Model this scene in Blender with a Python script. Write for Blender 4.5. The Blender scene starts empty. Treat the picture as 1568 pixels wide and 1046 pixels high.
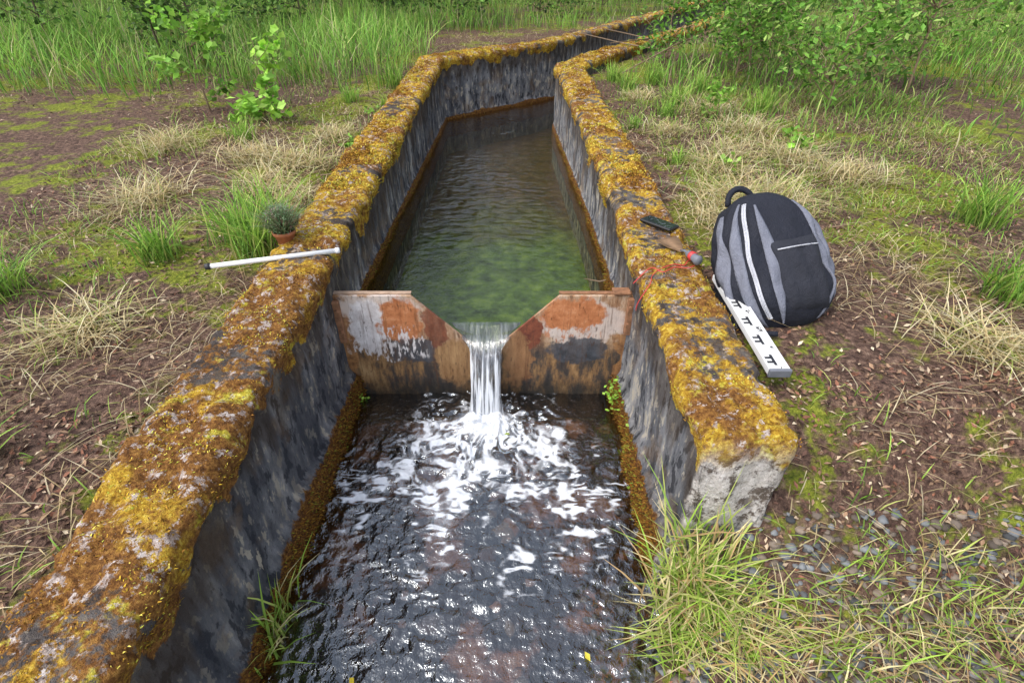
import bpy, math, random
import numpy as np
from mathutils import Vector, Matrix
rng=np.random.default_rng(7); random.seed(7)
sc=bpy.context.scene
# ------------------------------------------------------------------ helpers
def _h(ix,iy,iz):
    n=(ix.astype(np.int64)*374761393+iy.astype(np.int64)*668265263+iz.astype(np.int64)*1274126177)&0xFFFFFFFF
    n=((n^(n>>13))*1274126177)&0xFFFFFFFF
    n=(n^(n>>16))&0xFFFFFFFF
    return n/4294967295.0
def vn(x,y,z=0.0):
    x=np.asarray(x,float);y=np.asarray(y,float);z=np.zeros_like(x)+z
    ix=np.floor(x);iy=np.floor(y);iz=np.floor(z)
    fx=x-ix;fy=y-iy;fz=z-iz
    fx=fx*fx*(3-2*fx);fy=fy*fy*(3-2*fy);fz=fz*fz*(3-2*fz)
    r=0
    for a in (0,1):
        for b in (0,1):
            for c in (0,1):
                r=r+_h(ix+a,iy+b,iz+c)*(fx if a else 1-fx)*(fy if b else 1-fy)*(fz if c else 1-fz)
    return r
def fbm(x,y,z=0.0,o=4):
    s=0;a=.5;t=0;f=1.0
    for i in range(o):
        s=s+a*vn(x*f+i*17.3,y*f+i*5.1,np.asarray(z)*f+i*3.7);t+=a;a*=.5;f*=2.03
    return s/t
def ss(a,b,x):
    t=np.clip((np.asarray(x,float)-a)/(b-a),0,1);return t*t*(3-2*t)
def mesh(name,V,F,mat=None,attrs=None,cols=None,smooth=True,parent=None):
    me=bpy.data.meshes.new(name)
    V=np.asarray(V,float)
    fl=[]
    for f in (F if isinstance(F,list) and len(F) and isinstance(F[0],np.ndarray) and F[0].ndim==2 else [F]):
        fl+= f.tolist() if isinstance(f,np.ndarray) else list(f)
    me.from_pydata(V.tolist(),[],fl); me.update()
    if smooth: me.polygons.foreach_set('use_smooth',[True]*len(me.polygons))
    if attrs:
        for k,v in attrs.items():
            a=me.attributes.new(k,'FLOAT','POINT');a.data.foreach_set('value',np.asarray(v,np.float32).ravel())
    if cols is not None:
        a=me.attributes.new('Col','FLOAT_COLOR','POINT')
        c=np.ones((len(V),4),np.float32);c[:,:3]=np.clip(cols,0,1);a.data.foreach_set('color',c.ravel())
    ob=bpy.data.objects.new(name,me);sc.collection.objects.link(ob)
    if mat: me.materials.append(mat)
    if parent: ob.parent=parent
    return ob
def empty(name):
    e=bpy.data.objects.new(name,None);sc.collection.objects.link(e);return e
def gridfaces(n,m,off=0):
    i=np.arange(n-1)[:,None];j=np.arange(m-1)[None,:]
    a=(i*m+j).ravel()+off
    return np.stack([a,a+m,a+m+1,a+1],1)
class NT:
    def __init__(s,name):
        s.mat=bpy.data.materials.new(name);s.mat.use_nodes=True
        s.t=s.mat.node_tree;s.t.nodes.clear();s.out=s.n('ShaderNodeOutputMaterial')
        s.tc=s.n('ShaderNodeTexCoord').outputs['Object']
    def n(s,t,**k):
        x=s.t.nodes.new(t)
        for a,b in k.items(): setattr(x,a,b)
        return x
    def set(s,inp,v):
        if isinstance(v,bpy.types.NodeSocket): s.t.links.new(v,inp)
        elif isinstance(v,(tuple,list)) and len(v)==3 and inp.type=='RGBA': inp.default_value=(*v,1)
        else: inp.default_value=v
    def vec(s,sc_=(1,1,1),loc=(0,0,0),src=None):
        m=s.n('ShaderNodeMapping');s.set(m.inputs[0],src or s.tc);m.inputs['Scale'].default_value=sc_;m.inputs['Location'].default_value=loc
        return m.outputs[0]
    def noise(s,scale,detail=3,rough=.55,v=None,dist=0,col=False):
        x=s.n('ShaderNodeTexNoise');s.set(x.inputs['Vector'],v or s.tc);x.inputs['Scale'].default_value=scale
        x.inputs['Detail'].default_value=detail;x.inputs['Roughness'].default_value=rough;x.inputs['Distortion'].default_value=dist
        return x.outputs['Color' if col else 'Fac']
    def ramp(s,f,stops,interp='LINEAR'):
        x=s.n('ShaderNodeValToRGB');s.set(x.inputs[0],f);r=x.color_ramp;r.interpolation=interp
        while len(r.elements)<len(stops): r.elements.new(.5)
        for e,(p,c) in zip(r.elements,stops):
            e.position=p;e.color=(*c,1) if isinstance(c,tuple) else (c,c,c,1)
        return x.outputs[0]
    def step(s,f,a,b):
        x=s.n('ShaderNodeMapRange',interpolation_type='SMOOTHSTEP');s.set(x.inputs[0],f);x.inputs[1].default_value=a;x.inputs[2].default_value=b
        return x.outputs[0]
    def mix(s,f,a,b,mode='MIX'):
        x=s.n('ShaderNodeMix',data_type='RGBA',blend_type=mode);s.set(x.inputs[0],f);s.set(x.inputs[6],a);s.set(x.inputs[7],b)
        return x.outputs[2]
    def m(s,op,a,b=0,c=0):
        x=s.n('ShaderNodeMath',operation=op);s.set(x.inputs[0],a);s.set(x.inputs[1],b);s.set(x.inputs[2],c);return x.outputs[0]
    def attr(s,name,out='Fac'):
        return s.n('ShaderNodeAttribute',attribute_name=name).outputs[out]
    def xyz(s):
        x=s.n('ShaderNodeSeparateXYZ');s.set(x.inputs[0],s.tc);return x.outputs
    def bump(s,h,strength=.5,dist=.01):
        x=s.n('ShaderNodeBump');s.set(x.inputs['Height'],h);x.inputs['Strength'].default_value=strength;x.inputs['Distance'].default_value=dist
        return x.outputs[0]
    def pbr(s,col,rough=.8,normal=None,spec=.4,metal=0):
        x=s.n('ShaderNodeBsdfPrincipled');s.set(x.inputs['Base Color'],col);s.set(x.inputs['Roughness'],rough)
        x.inputs['Specular IOR Level'].default_value=spec;s.set(x.inputs['Metallic'],metal)
        if normal: s.set(x.inputs['Normal'],normal)
        return x.outputs[0]
    def ms(s,f,a,b):
        x=s.n('ShaderNodeMixShader');s.set(x.inputs[0],f);s.set(x.inputs[1],a);s.set(x.inputs[2],b);return x.outputs[0]
    def done(s,sh):
        s.set(s.out.inputs[0],sh);return s.mat
def simple(name,col,rough=.6,spec=.4,metal=0,var=.25,scale=40):
    k=NT(name);nz=k.noise(scale,3)
    c=k.mix(nz,tuple(x*(1-var) for x in col),tuple(min(1,x*(1+var)) for x in col))
    return k.done(k.pbr(c,rough,k.bump(nz,.3,.002),spec,metal))
# ------------------------------------------------------------------ layout
def T(y):
    y=np.asarray(y,float);return .543+.062*np.minimum(y,6.2)+.02*np.clip(y-6.2,0,9)
LP=[(-.70,.10),(-.72,.9),(-.72,3),(-.70,5.8),(.505,7.0),(4.0,13.6),(7.5,20.2)]
RP=[(.487,.92),(.487,3),(.42,5.5),(2.42,8.69),(5.3,14.1),(8.6,20.2)]
CH=np.array([(-.66,-4),(-.68,-.2)]+LP+RP[::-1]+[(.40,.8),(.30,.6),(.27,.3),(.27,-4)])
def chd(x,y):
    x=np.asarray(x,float);y=np.asarray(y,float);d=np.full(x.shape,1e9);ins=np.zeros(x.shape,bool)
    n=len(CH)
    for i in range(n):
        ax,ay=CH[i];bx,by=CH[(i+1)%n];ex=bx-ax;ey=by-ay
        t=np.clip(((x-ax)*ex+(y-ay)*ey)/(ex*ex+ey*ey),0,1)
        d=np.minimum(d,np.hypot(x-ax-t*ex,y-ay-t*ey))
        c=((ay>y)!=(by>y))
        with np.errstate(divide='ignore',invalid='ignore'):
            xi=ax+(y-ay)*ex/(ey if ey!=0 else 1e-12)
        ins^= c&(x<xi)
    return np.where(ins,-d,d)
def G(x,y):
    x=np.asarray(x,float);y=np.asarray(y,float)
    g=T(y)-.085+.05*(fbm(x*1.3,y*1.3,1)-.5)+.035*(fbm(x*7,y*7,2)-.5)
    g=g+.05*ss(2,6,np.abs(x))*ss(4,9,y)
    w=np.where(x>0,ss(.62,1.2,y),ss(-.6,.2,y))
    low=.07+.05*(fbm(x*6,y*6,4)-.5)+.12*ss(.7,2.5,np.abs(x))
    return low*(1-w)+g*w
def ground_z(x,y):
    d=chd(x,y);bed=-.15+.13*ss(1.9,2.4,y)+.03*(fbm(np.asarray(x)*9,np.asarray(y)*9,8)-.5)
    near=(np.asarray(y)<.9)&(np.asarray(x)>-.2)
    w=np.where(near,ss(-.06,.14,d),ss(.05,.2,d))
    return bed*(1-w)+G(x,y)*w,d
def axis(lo,a,b,hi,st):
    c=np.arange(a,b,st);l=[a];s=st
    while l[-1]>lo: s*=1.35;l.append(l[-1]-s)
    r=[b];s=st
    while r[-1]<hi: s*=1.35;r.append(r[-1]+s)
    return np.concatenate([np.array(l[1:])[::-1],c,np.array(r)])
xs=axis(-300,-2.6,3.2,300,.045);ys=axis(-300,-.2,10.5,400,.045)
X,Y=np.meshgrid(xs,ys,indexing='ij')
Z,D=ground_z(X,Y)
k=NT('ground_soil')
n1=k.noise(1.3,3);n2=k.noise(9,4,.65);n3=k.noise(60,3,.7);bed=k.attr('bed');xyz=k.xyz()
lit=k.ramp(k.noise(45,4,.75),[(.3,(.035,.020,.016)),(.48,(.11,.066,.050)),(.62,(.23,.145,.105)),(.78,(.46,.34,.24))])
mg=k.ramp(n3,[(.3,(.05,.07,.010)),(.55,(.22,.25,.03)),(.8,(.46,.46,.08))])
lit=k.mix(k.step(k.m('MULTIPLY_ADD',n2,.5,k.m('MULTIPLY',n1,.6)),.54,.62),lit,mg)
b1=k.ramp(k.noise(5,4,.6),[(.40,(.022,.015,.011)),(.52,(.065,.036,.020)),(.59,(.46,.22,.11)),(.72,(.66,.42,.28))])
b2=k.ramp(k.noise(10,4,.7),[(.3,(.03,.055,.010)),(.5,(.11,.19,.030)),(.75,(.26,.38,.06))])
b3=k.ramp(k.noise(10,4,.7),[(.3,(.035,.020,.010)),(.55,(.12,.066,.034)),(.8,(.22,.13,.075))])
up=k.mix(k.step(k.m('ADD',xyz[1],k.m('MULTIPLY',n1,2)),3.9,5.4),b2,b3)
bc=k.mix(k.step(xyz[1],1.75,1.85),b1,up)
col=k.mix(bed,lit,bc)
gm=k.done(k.pbr(col,.9,k.bump(k.noise(50,4,.8),.9,.02),.2))
V=np.stack([X,Y,Z],-1).reshape(-1,3)
mesh('ground',V,gridfaces(len(xs),len(ys)),gm,{'bed':(1-ss(-.02,.12,D)).ravel()*(Z.ravel()<.3)})
# ------------------------------------------------------------------ walls
k=NT('mossy_concrete')
moss=k.attr('moss');foot=k.attr('foot');hh=k.attr('hh');xyz=k.xyz()
st=k.vec((1,1,.30))
big=k.noise(5,4,.65);fine=k.noise(70,4,.75);nA=k.noise(10,5,.70,st);nB=k.noise(22,4,.65,k.vec((1,1,.45),(3,1,2)))
conc=k.ramp(nA,[(.30,(.045,.046,.054)),(.43,(.125,.130,.145)),(.56,(.26,.262,.275)),(.72,(.52,.50,.47))])
conc=k.mix(k.m('MULTIPLY',k.step(nB,.56,.62),.8),conc,(.56,.50,.40))
conc=k.mix(k.m('MULTIPLY',k.step(nB,.46,.38),.85),conc,(.026,.027,.034))
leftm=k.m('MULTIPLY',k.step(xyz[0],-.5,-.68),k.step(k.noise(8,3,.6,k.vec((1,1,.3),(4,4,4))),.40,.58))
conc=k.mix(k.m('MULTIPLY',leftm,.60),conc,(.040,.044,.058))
conc=k.mix(k.m('MULTIPLY',k.step(big,.52,.66),.5),conc,(.20,.13,.075))
damp=k.step(k.m('ADD',hh,k.m('MULTIPLY',k.noise(12,3,.6,k.vec((1,1,.12))),.50)),.0,.12)
conc=k.mix(k.m('MULTIPLY',damp,.65),conc,(.060,.038,.022))
ml=k.ramp(fine,[(.28,(.12,.055,.008)),(.42,(.34,.18,.018)),(.55,(.56,.35,.035)),(.70,(.78,.64,.12))])
mr=k.ramp(fine,[(.3,(.05,.020,.008)),(.48,(.20,.085,.022)),(.70,(.46,.24,.06))])
my=k.ramp(fine,[(.3,(.20,.16,.015)),(.48,(.52,.42,.04)),(.70,(.82,.78,.18))])
mbi=k.m('ADD',k.m('MULTIPLY',k.noise(7,4,.7),.6),k.m('MULTIPLY',big,.4))
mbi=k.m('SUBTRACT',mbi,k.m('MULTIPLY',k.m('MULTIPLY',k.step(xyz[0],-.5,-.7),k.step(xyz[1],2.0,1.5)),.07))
mcol=k.mix(k.step(mbi,.45,.54),mr,ml)
mcol=k.mix(k.step(k.noise(10,4,.7,k.vec((1,1,1),(2,9,4))),.57,.67),mcol,my)
stone=k.ramp(k.noise(50,3,.7),[(.35,(.20,.14,.11)),(.5,(.48,.38,.33)),(.7,(.80,.73,.69))])
mcol=k.mix(k.m('MULTIPLY',k.step(k.noise(24,5,.78,k.vec((1,1,1),(7,2,1))),.54,.60),k.step(hh,-.04,-.01)),mcol,stone)
mk=k.step(k.m('ADD',moss,k.m('MULTIPLY',k.m('SUBTRACT',k.noise(28,4,.7),.5),1.1)),.42,.58)
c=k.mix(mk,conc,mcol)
fc=k.ramp(fine,[(.3,(.025,.013,.006)),(.5,(.15,.062,.018)),(.62,(.32,.16,.03)),(.75,(.40,.33,.06))])
fk=k.step(k.m('ADD',foot,k.m('MULTIPLY',k.m('SUBTRACT',nB,.5),1.2)),.45,.6)
c=k.mix(fk,c,fc)
lic=k.mix(k.step(k.noise(16,5,.75),.42,.52),(.14,.11,.09),k.ramp(fine,[(.3,(.45,.40,.36)),(.7,(.88,.83,.80))]))
c=k.mix(k.m('MULTIPLY',k.attr('endf'),k.step(k.noise(6,3),.35,.5)),c,lic)
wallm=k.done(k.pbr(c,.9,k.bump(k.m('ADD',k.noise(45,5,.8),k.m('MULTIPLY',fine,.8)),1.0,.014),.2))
def build_wall(name,path,sgn,thick=.235):
    P=np.array(path,float);n=len(P);dirs=P[1:]-P[:-1];L=np.hypot(*dirs.T);dirs/=L[:,None]
    nrm=np.stack([dirs[:,1],-dirs[:,0]],1)*sgn
    O=[P[0]+nrm[0]*thick]
    for i in range(1,n-1):
        mi=nrm[i-1]+nrm[i];mi/=np.linalg.norm(mi);O.append(P[i]+mi*thick/np.dot(mi,nrm[i]))
    O.append(P[-1]+nrm[-1]*thick);O=np.array(O)
    I=[];J=[]
    for i in range(n-1):
        st_=.011 if P[i][1]<2.5 else (.022 if P[i][1]<6 else .06)
        m=int(L[i]/st_);t=np.arange(m)/m
        I.append(P[i]+(P[i+1]-P[i])*t[:,None]);J.append(O[i]+(O[i+1]-O[i])*t[:,None])
    I.append(P[-1:]);J.append(O[-1:]);I=np.concatenate(I);J=np.concatenate(J)
    R=.03
    prof=[]
    for s in np.linspace(0,1,60): prof.append((0,'s',s,-1,0))
    for a in np.linspace(0,math.pi/2,6)[1:]: prof.append(((R-R*math.cos(a))/thick,'c',R*math.sin(a),-math.cos(a),math.sin(a)))
    for s in np.linspace(R/thick,1-R/thick,22)[1:-1]: prof.append((s,'c',R,0,1))
    for a in np.linspace(math.pi/2,0,6): prof.append((1-(R-R*math.cos(a))/thick,'c',R*math.sin(a),math.cos(a),math.sin(a)))
    for s in np.linspace(1,0,30)[1:]: prof.append((1,'s',s,1,0))
    M=len(prof)
    uu=np.array([p[0] for p in prof]);isS=np.array([p[1]=='s' for p in prof]);s_=np.array([p[2] for p in prof]);nx=np.array([p[3] for p in prof]);nz=np.array([p[4] for p in prof])
    zt=T(I[:,1])-R;zb=-.2
    zz=np.where(isS[None,:],zb+(zt[:,None]-zb)*s_[None,:],zt[:,None]+s_[None,:])
    A=J-I;W=np.hypot(*A.T);Ah=A/W[:,None]
    XY=I[:,None,:]+A[:,None,:]*uu[None,:,None]
    hh=zz-(zt[:,None]+R)
    x=XY[...,0];y=XY[...,1]
    drip=fbm(x*7,y*7,zz*2,3);topm=ss(-.13,-.01,hh+.22*(drip-.5))
    patch=fbm(x*5+9,y*5,zz*5,4)
    moss=topm*(0.50+.8*ss(.36,.52,patch))
    wz=np.where(y<1.785,0.0,.333)
    fn=fbm(x*6,y*6,zz*3+4,3)
    fh=(.04+.15*fn)*np.where(y<1.785,1.15,.40)
    foot=(1-ss(fh*.5,fh*1.25,zz-wz))*ss(-.25,-.1,zz-wz)
    inner=(nx<-.2)[None,:]&np.ones_like(foot,bool);foot=foot*inner
    d=(fbm(x*34,y*34,zz*34,3)-.5)*(.008+.022*moss)+(fbm(x*14,y*14,zz*14,2)-.5)*.028*moss+(fbm(x*6,y*6,zz*6+3,3)-.5)*.03*(.3+moss)+.012*ss(-.1,-.03,hh)*(moss>.3)+foot*(.03+.06*(fn-.35))*np.where(y<1.785,1,.45)
    NXY=Ah[:,None,:]*nx[None,:,None]
    V=np.stack([x+NXY[...,0]*d,y+NXY[...,1]*d,zz+nz[None,:]*d],-1)
    att=[moss.copy(),foot.copy(),hh.copy(),np.zeros_like(moss)]
    K=22;rings=[];ra=[[],[],[],[]]
    fwd=-dirs[0]
    cu=(I[0]+J[0])/2
    for i in range(1,K+1):
        t=i/K;q=V[0].copy()
        q[:,0]=cu[0]+(q[:,0]-cu[0])*(1-t);q[:,1]=cu[1]+(q[:,1]-cu[1])*(1-t);q[:,2]=zb+(q[:,2]-zb)*(1-t)
        o=.02*min(1,t*8)**.5+(fbm(q[:,0]*14,q[:,2]*14,5,4)-.5)*.04
        q[:,:2]+=fwd[None,:]*np.asarray(o)[:,None]
        rings.append(q);hr=q[:,2]-(zt[0]+R)
        ra[0].append(ss(-.12,-.02,hr+.10*(fbm(q[:,0]*20,q[:,2]*5,1,3)-.5))*1.1);ra[1].append(0*hr);ra[2].append(hr);ra[3].append(ss(0,-.10,hr))
    Vc=np.concatenate([np.array(rings[::-1]),V],0)
    AT=[np.concatenate([np.array(ra[j][::-1]),att[j]],0) for j in range(4)]
    F=gridfaces(Vc.shape[0],M)
    if sgn<0: F=F[:,::-1]
    ob=mesh(name,Vc.reshape(-1,3),F,wallm,{'moss':AT[0].ravel(),'foot':AT[1].ravel(),'hh':AT[2].ravel(),'endf':AT[3].ravel()})
    return ob,V,moss,foot,hh,nx,nz,Ah
wl,VL,mL,fL,hL,nxL,nzL,AL=build_wall('channel_wall',LP,-1)
wr,VR,mR,fR,hR,nxR,nzR,AR=build_wall('channel_wall',RP,1)
# ------------------------------------------------------------------ vegetation
def vegmat(name,tr=.3,rough=.55):
    k=NT(name);c=k.attr('Col','Color')
    if tr==0: return k.done(k.pbr(c,rough,None,.2))
    p=k.pbr(c,rough,None,.3);t=k.n('ShaderNodeBsdfTranslucent');k.set(t.inputs[0],c)
    return k.done(k.ms(tr,p,t.outputs[0]))
VM=vegmat('foliage',.35);MM=vegmat('moss_tuft',0,.9);LM=vegmat('dead_leaf',0,.8)
def blades(name,P,h,w,lean,col,mat=VM,az=None,parent=None):
    N=len(P);P=np.asarray(P,float);h=np.broadcast_to(h,(N,));w=np.broadcast_to(w,(N,));lean=np.broadcast_to(lean,(N,))
    az=rng.uniform(0,2*math.pi,N) if az is None else az
    dx=np.cos(az);dy=np.sin(az);ts=[0,.35,.7,1.0];wf=[.7,1,.7,0]
    vs=[];cs=[]
    tw=rng.uniform(-.6,.6,N)
    sx=-np.sin(az+tw);sy=np.cos(az+tw)
    for t,f in zip(ts,wf):
        o=lean*h*t**1.8;zz=h*t*(1-.35*np.minimum(lean,1.6)*t)
        c=np.stack([P[:,0]+dx*o,P[:,1]+dy*o,P[:,2]+zz],1)
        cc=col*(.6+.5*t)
        if f>0:
            s=np.stack([sx,sy,0*sx],1)*(w*f/2)[:,None]
            vs+=[c-s,c+s];cs+=[cc,cc]
        else: vs.append(c);cs.append(cc)
    V=np.stack(vs,1).reshape(-1,3);C=np.stack(cs,1).reshape(-1,3)
    b=np.arange(N)*7
    q=np.concatenate([np.stack([b,b+1,b+3,b+2],1),np.stack([b+2,b+3,b+5,b+4],1)])
    t3=np.stack([b+4,b+5,b+6],1)
    return mesh(name,V,[q,t3],mat,cols=C,parent=parent)
def leafgeo(P,size,col,up=.5,asp=.5):
    N=len(P);size=np.broadcast_to(size,(N,))
    n=rng.normal(size=(N,3));n[:,2]=np.abs(n[:,2])+up;n/=np.linalg.norm(n,axis=1)[:,None]
    a=rng.normal(size=(N,3));a-=n*(a*n).sum(1)[:,None];a/=np.linalg.norm(a,axis=1)[:,None];b=np.cross(n,a)
    s=size[:,None]
    v=[P-a*s*.5,P+b*s*asp*.5+n*s*.08-a*s*.05,P+a*s*.5,P-b*s*asp*.5+n*s*.08-a*s*.05]
    V=np.stack(v,1).reshape(-1,3);C=np.repeat(col,4,0);i=np.arange(N)*4
    return V,np.concatenate([np.stack([i,i+1,i+2],1),np.stack([i,i+2,i+3],1)]),C
def leaves(name,P,size,col,mat=VM,up=.5,asp=.5,parent=None):
    V,F,C=leafgeo(np.asarray(P,float),size,col,up,asp);return mesh(name,V,F,mat,cols=C,smooth=False,parent=parent)
def tint(base,N,j=.25,h=.12):
    return np.array(base)[None,:]*(1+rng.uniform(-j,j,(N,1)))*(1+rng.uniform(-h,h,(N,3)))
def pick(cols,w,N):
    c=np.array(cols)[rng.choice(len(cols),N,p=np.array(w)/sum(w))]
    return c*(1+rng.uniform(-.3,.3,(N,1)))
def mossy(V,m,nx,nz,Ah,hh,wall,N,dark=0):
    n,mm=m.shape
    pr=((m*((hh>-.14))).ravel()>.5)*(V[...,1].ravel()<8)*np.where(V[...,1].ravel()<2.5,.4,1.3)*np.where(V[...,1].ravel()>6,2,1)
    cl=ss(.45,.6,fbm(V[...,0]*16,V[...,1]*16,V[...,2]*16,2)).ravel();pr=pr*(.08+cl);pr/=pr.sum()
    idx=rng.choice(n*mm,N,p=pr);i=idx//mm;j=idx%mm
    P=V[i,j]+rng.uniform(-.009,.009,(N,3))*np.array([1,1,.2]);
    nn=np.stack([Ah[i,0]*nx[j],Ah[i,1]*nx[j],nz[j]],1)
    P=P-nn*.003
    cn=fbm(P[:,0]*7,P[:,1]*7,3,3)+rng.normal(size=N)*.05-dark*ss(2.0,1.5,P[:,1])
    c=np.where((cn>.50)[:,None],pick([(.60,.39,.04),(.74,.62,.12),(.42,.24,.03),(.50,.52,.07)],[4,3,3,2],N),pick([(.34,.16,.03),(.50,.28,.04),(.20,.08,.02),(.11,.05,.015)],[3,3,2,1],N))
    far=np.where(P[:,1]>2.5,1.5,1)
    az=np.where(np.abs(nn[:,2])>.7,rng.uniform(0,6.28,N),np.arctan2(nn[:,1],nn[:,0])+rng.uniform(-1,1,N))
    blades('moss',P,rng.uniform(.003,.009,N)*far,rng.uniform(.0025,.0045,N)*far,rng.uniform(.2,1.4,N),c,MM,az,parent=wall)
mossy(VL,mL,nxL,nzL,AL,hL,wl,55000,.06);mossy(VR,mR,nxR,nzR,AR,hR,wr,50000)
for (V,f,A_,nx,wall) in ((VL,fL,AL,nxL,wl),(VR,fR,AR,nxR,wr)):
    pr=((f>.6)&(V[...,2]>np.where(V[...,1]<1.785,-.01,.33))&(V[...,1]<5)).ravel()*1.0;pr/=pr.sum();N=9000
    idx=rng.choice(len(pr),N,p=pr);i=idx//f.shape[1];j=idx%f.shape[1];P=V[i,j]+rng.uniform(-.01,.01,(N,3))
    nn=A_[i]*nx[j][:,None];az=np.arctan2(nn[:,1],nn[:,0])+rng.uniform(-.9,.9,N)
    c=pick([(.24,.10,.02),(.38,.20,.03),(.12,.055,.015),(.30,.32,.04)],[4,3,3,1.5],N)
    blades('foot_moss',P,rng.uniform(.004,.013,N),rng.uniform(.003,.006,N),rng.uniform(.6,1.6,N),c,MM,az,parent=wall)
def scatter(N,x0,x1,y0,y1,dmin=.26,dens=None):
    x=rng.uniform(x0,x1,N);y=rng.uniform(y0,y1,N);d=chd(x,y);kp=d>dmin
    if dens is not None: kp&=rng.uniform(0,1,N)<dens(x,y)
    x=x[kp];y=y[kp];return np.stack([x,y,G(x,y)],1)
P=np.concatenate([scatter(30000,-2.6,3,1.0,4.5),scatter(24000,-5,6,4,10),scatter(5000,.4,2,.4,1.3,.05),scatter(4000,-2.2,-.9,.3,1.1,.26)])
P[:,2]+=rng.uniform(.0,.012,len(P))
leaves('leaf_litter',P,rng.uniform(.008,.028,len(P)),pick([(.17,.095,.07),(.30,.19,.12),(.48,.37,.26),(.09,.05,.04),(.24,.11,.07),(.60,.50,.36)],[5,4,2,4,3,.6],len(P)),LM,up=1.2,asp=.45)
def dryd(x,y): return ss(.40,.56,fbm(x*2.2+4,y*2.2,7,3))
P=np.concatenate([scatter(26000,-2.6,3.2,.4,5,.25,dryd),scatter(16000,-5,6,4.5,10,.27,dryd)])
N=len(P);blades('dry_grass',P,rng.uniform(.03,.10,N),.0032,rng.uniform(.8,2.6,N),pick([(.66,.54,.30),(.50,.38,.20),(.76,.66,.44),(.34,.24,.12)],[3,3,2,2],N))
def tufts(name,cs,per,hr,w,cols,wts,rad=.07,lean=(.2,1.2)):
    Ps=[];hs=[]
    for (x,y,s) in cs:
        n=int(per*s);q=rng.normal(size=(n,2))*rad*s
        px=x+q[:,0];py=y+q[:,1];pz=G(px,py)
        Ps.append(np.stack([px,py,pz-.005],1));hs.append(rng.uniform(*hr,n)*s)
    P=np.concatenate(Ps);h=np.concatenate(hs)
    kp=chd(P[:,0],P[:,1])>.22;P=P[kp];h=h[kp];N=len(P)
    blades(name,P,h,w,rng.uniform(*lean,N),pick(cols,wts,N))
GR=[(.24,.46,.06),(.38,.60,.10),(.14,.28,.04),(.56,.60,.18)]
DR=[(.78,.66,.38),(.62,.48,.24),(.84,.76,.50),(.42,.50,.12)]
tufts('dry_grass',[(-1.25,3.1,1.2),(-1.35,2.75,1),(-1.12,2.6,.8),(-1.2,3.6,.9),(1.1,2.55,1.3),(1.0,2.35,.8),(1.35,3.3,1),(1.05,3.7,.8),(1.5,4.2,1.1),(1.05,4.6,.8),(1.9,2.9,1.1),(-1.9,2.6,1.2),(-2.2,3.4,1.2),(1.2,3.0,1),(1.6,3.7,1),(1.4,2.6,1.1),(1.7,3.2,1.2),(-1.6,3.2,1.1),(-1.5,1.5,.9),(1.6,1.4,1)],300,(.05,.17),.0045,DR,[3,3,2,1.2],.085,(.5,2.2))
tufts('grass_tuft',[(-1.10,2.05,1.15),(-1.14,2.25,1.15),(-1.22,2.15,.9),(-1.5,2.0,.9),(-1.05,5.0,.9),(-.98,4.3,.5),(-1.3,4.5,.6),(-1.75,3.5,.7),(.95,5.3,.8),(1.3,5.2,.9),(.85,3.8,.45),(1.0,4.9,.8),(.98,3.1,.45),(1.6,4.8,.9),(1.3,4.4,.8),(1.15,4.1,.6),(1.9,4.2,.9),(-1.95,1.7,1),(1.9,1.7,1),(2.2,2.3,1.1),(-1.4,.9,.6),(-1.7,1.1,.8)],130,(.12,.3),.006,GR,[3,4,2,1],.05,(.1,1.1))
def md(x,y):
    left=ss(-.7,-1.3,x+.1*(y-6))*ss(4.7,5.5,y+.6*fbm(x*1.5,y*1.5,2,2))
    back=ss(8.6,10.2,y-.35*x)
    right=ss(1.0,1.7,x-.62*(y-5.6)*(y>5.6))*ss(3.0,4.6,y)*.8
    return np.clip(np.maximum(np.maximum(left,back),right),0,1)*(.35+.65*ss(.35,.55,fbm(x*2.5,y*2.5,9,3)))
P=np.concatenate([scatter(42000,-7,9,3.2,10,.3,md),scatter(22000,-12,14,10,18,.3,md)])
N=len(P);cn=fbm(P[:,0]*1.2,P[:,1]*1.2,5,3)
h=rng.uniform(.16,.44,N)*(.6+.8*cn)*np.where(P[:,0]>0,.65,1.15)*np.where(P[:,1]<4.8,.6,1)
c=pick([(.20,.44,.06),(.32,.56,.10),(.11,.25,.035),(.46,.54,.16),(.58,.52,.3)],[4,4,2,1.5,.6],N)*(.55+.9*cn)[:,None]
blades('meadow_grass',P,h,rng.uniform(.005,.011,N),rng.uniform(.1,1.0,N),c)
P=np.concatenate([scatter(18000,-2.6,3.2,.4,6,.26,lambda x,y:ss(.46,.58,fbm(x*1.8,y*1.8,12,3))),scatter(5000,.9,3.2,2.4,5.0,.3)]);N=len(P)
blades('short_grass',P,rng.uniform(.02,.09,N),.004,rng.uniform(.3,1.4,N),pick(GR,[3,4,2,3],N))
def clump(name,cx,cy,rx,ry,n,hr,cols,w,wd=.006,lean=(.1,1.1),z=None):
    P=np.stack([cx+rng.normal(size=n)*rx,cy+rng.normal(size=n)*ry],1);zz=G(P[:,0],P[:,1]) if z is None else np.full(n,z)
    P=np.column_stack([P,zz-.01]);blades(name,P,rng.uniform(*hr,n),rng.uniform(wd*.6,wd*1.3,n),rng.uniform(*lean,n),pick(cols,w,n))
CG=[(.36,.56,.08),(.56,.66,.16),(.78,.68,.36),(.22,.36,.06),(.62,.42,.20)]
clump('grass_clump',.51,.78,.055,.045,360,(.08,.25),CG,[4,5,4,2,2],.006,(.1,1.1))
clump('grass_clump',.62,.70,.08,.06,420,(.05,.15),CG,[2,4,6,1,4],.0045,(.3,1.8))
clump('grass_clump',.45,.68,.03,.05,220,(.05,.15),CG,[4,4,3,2,1],.0045,(.3,1.5))
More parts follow.
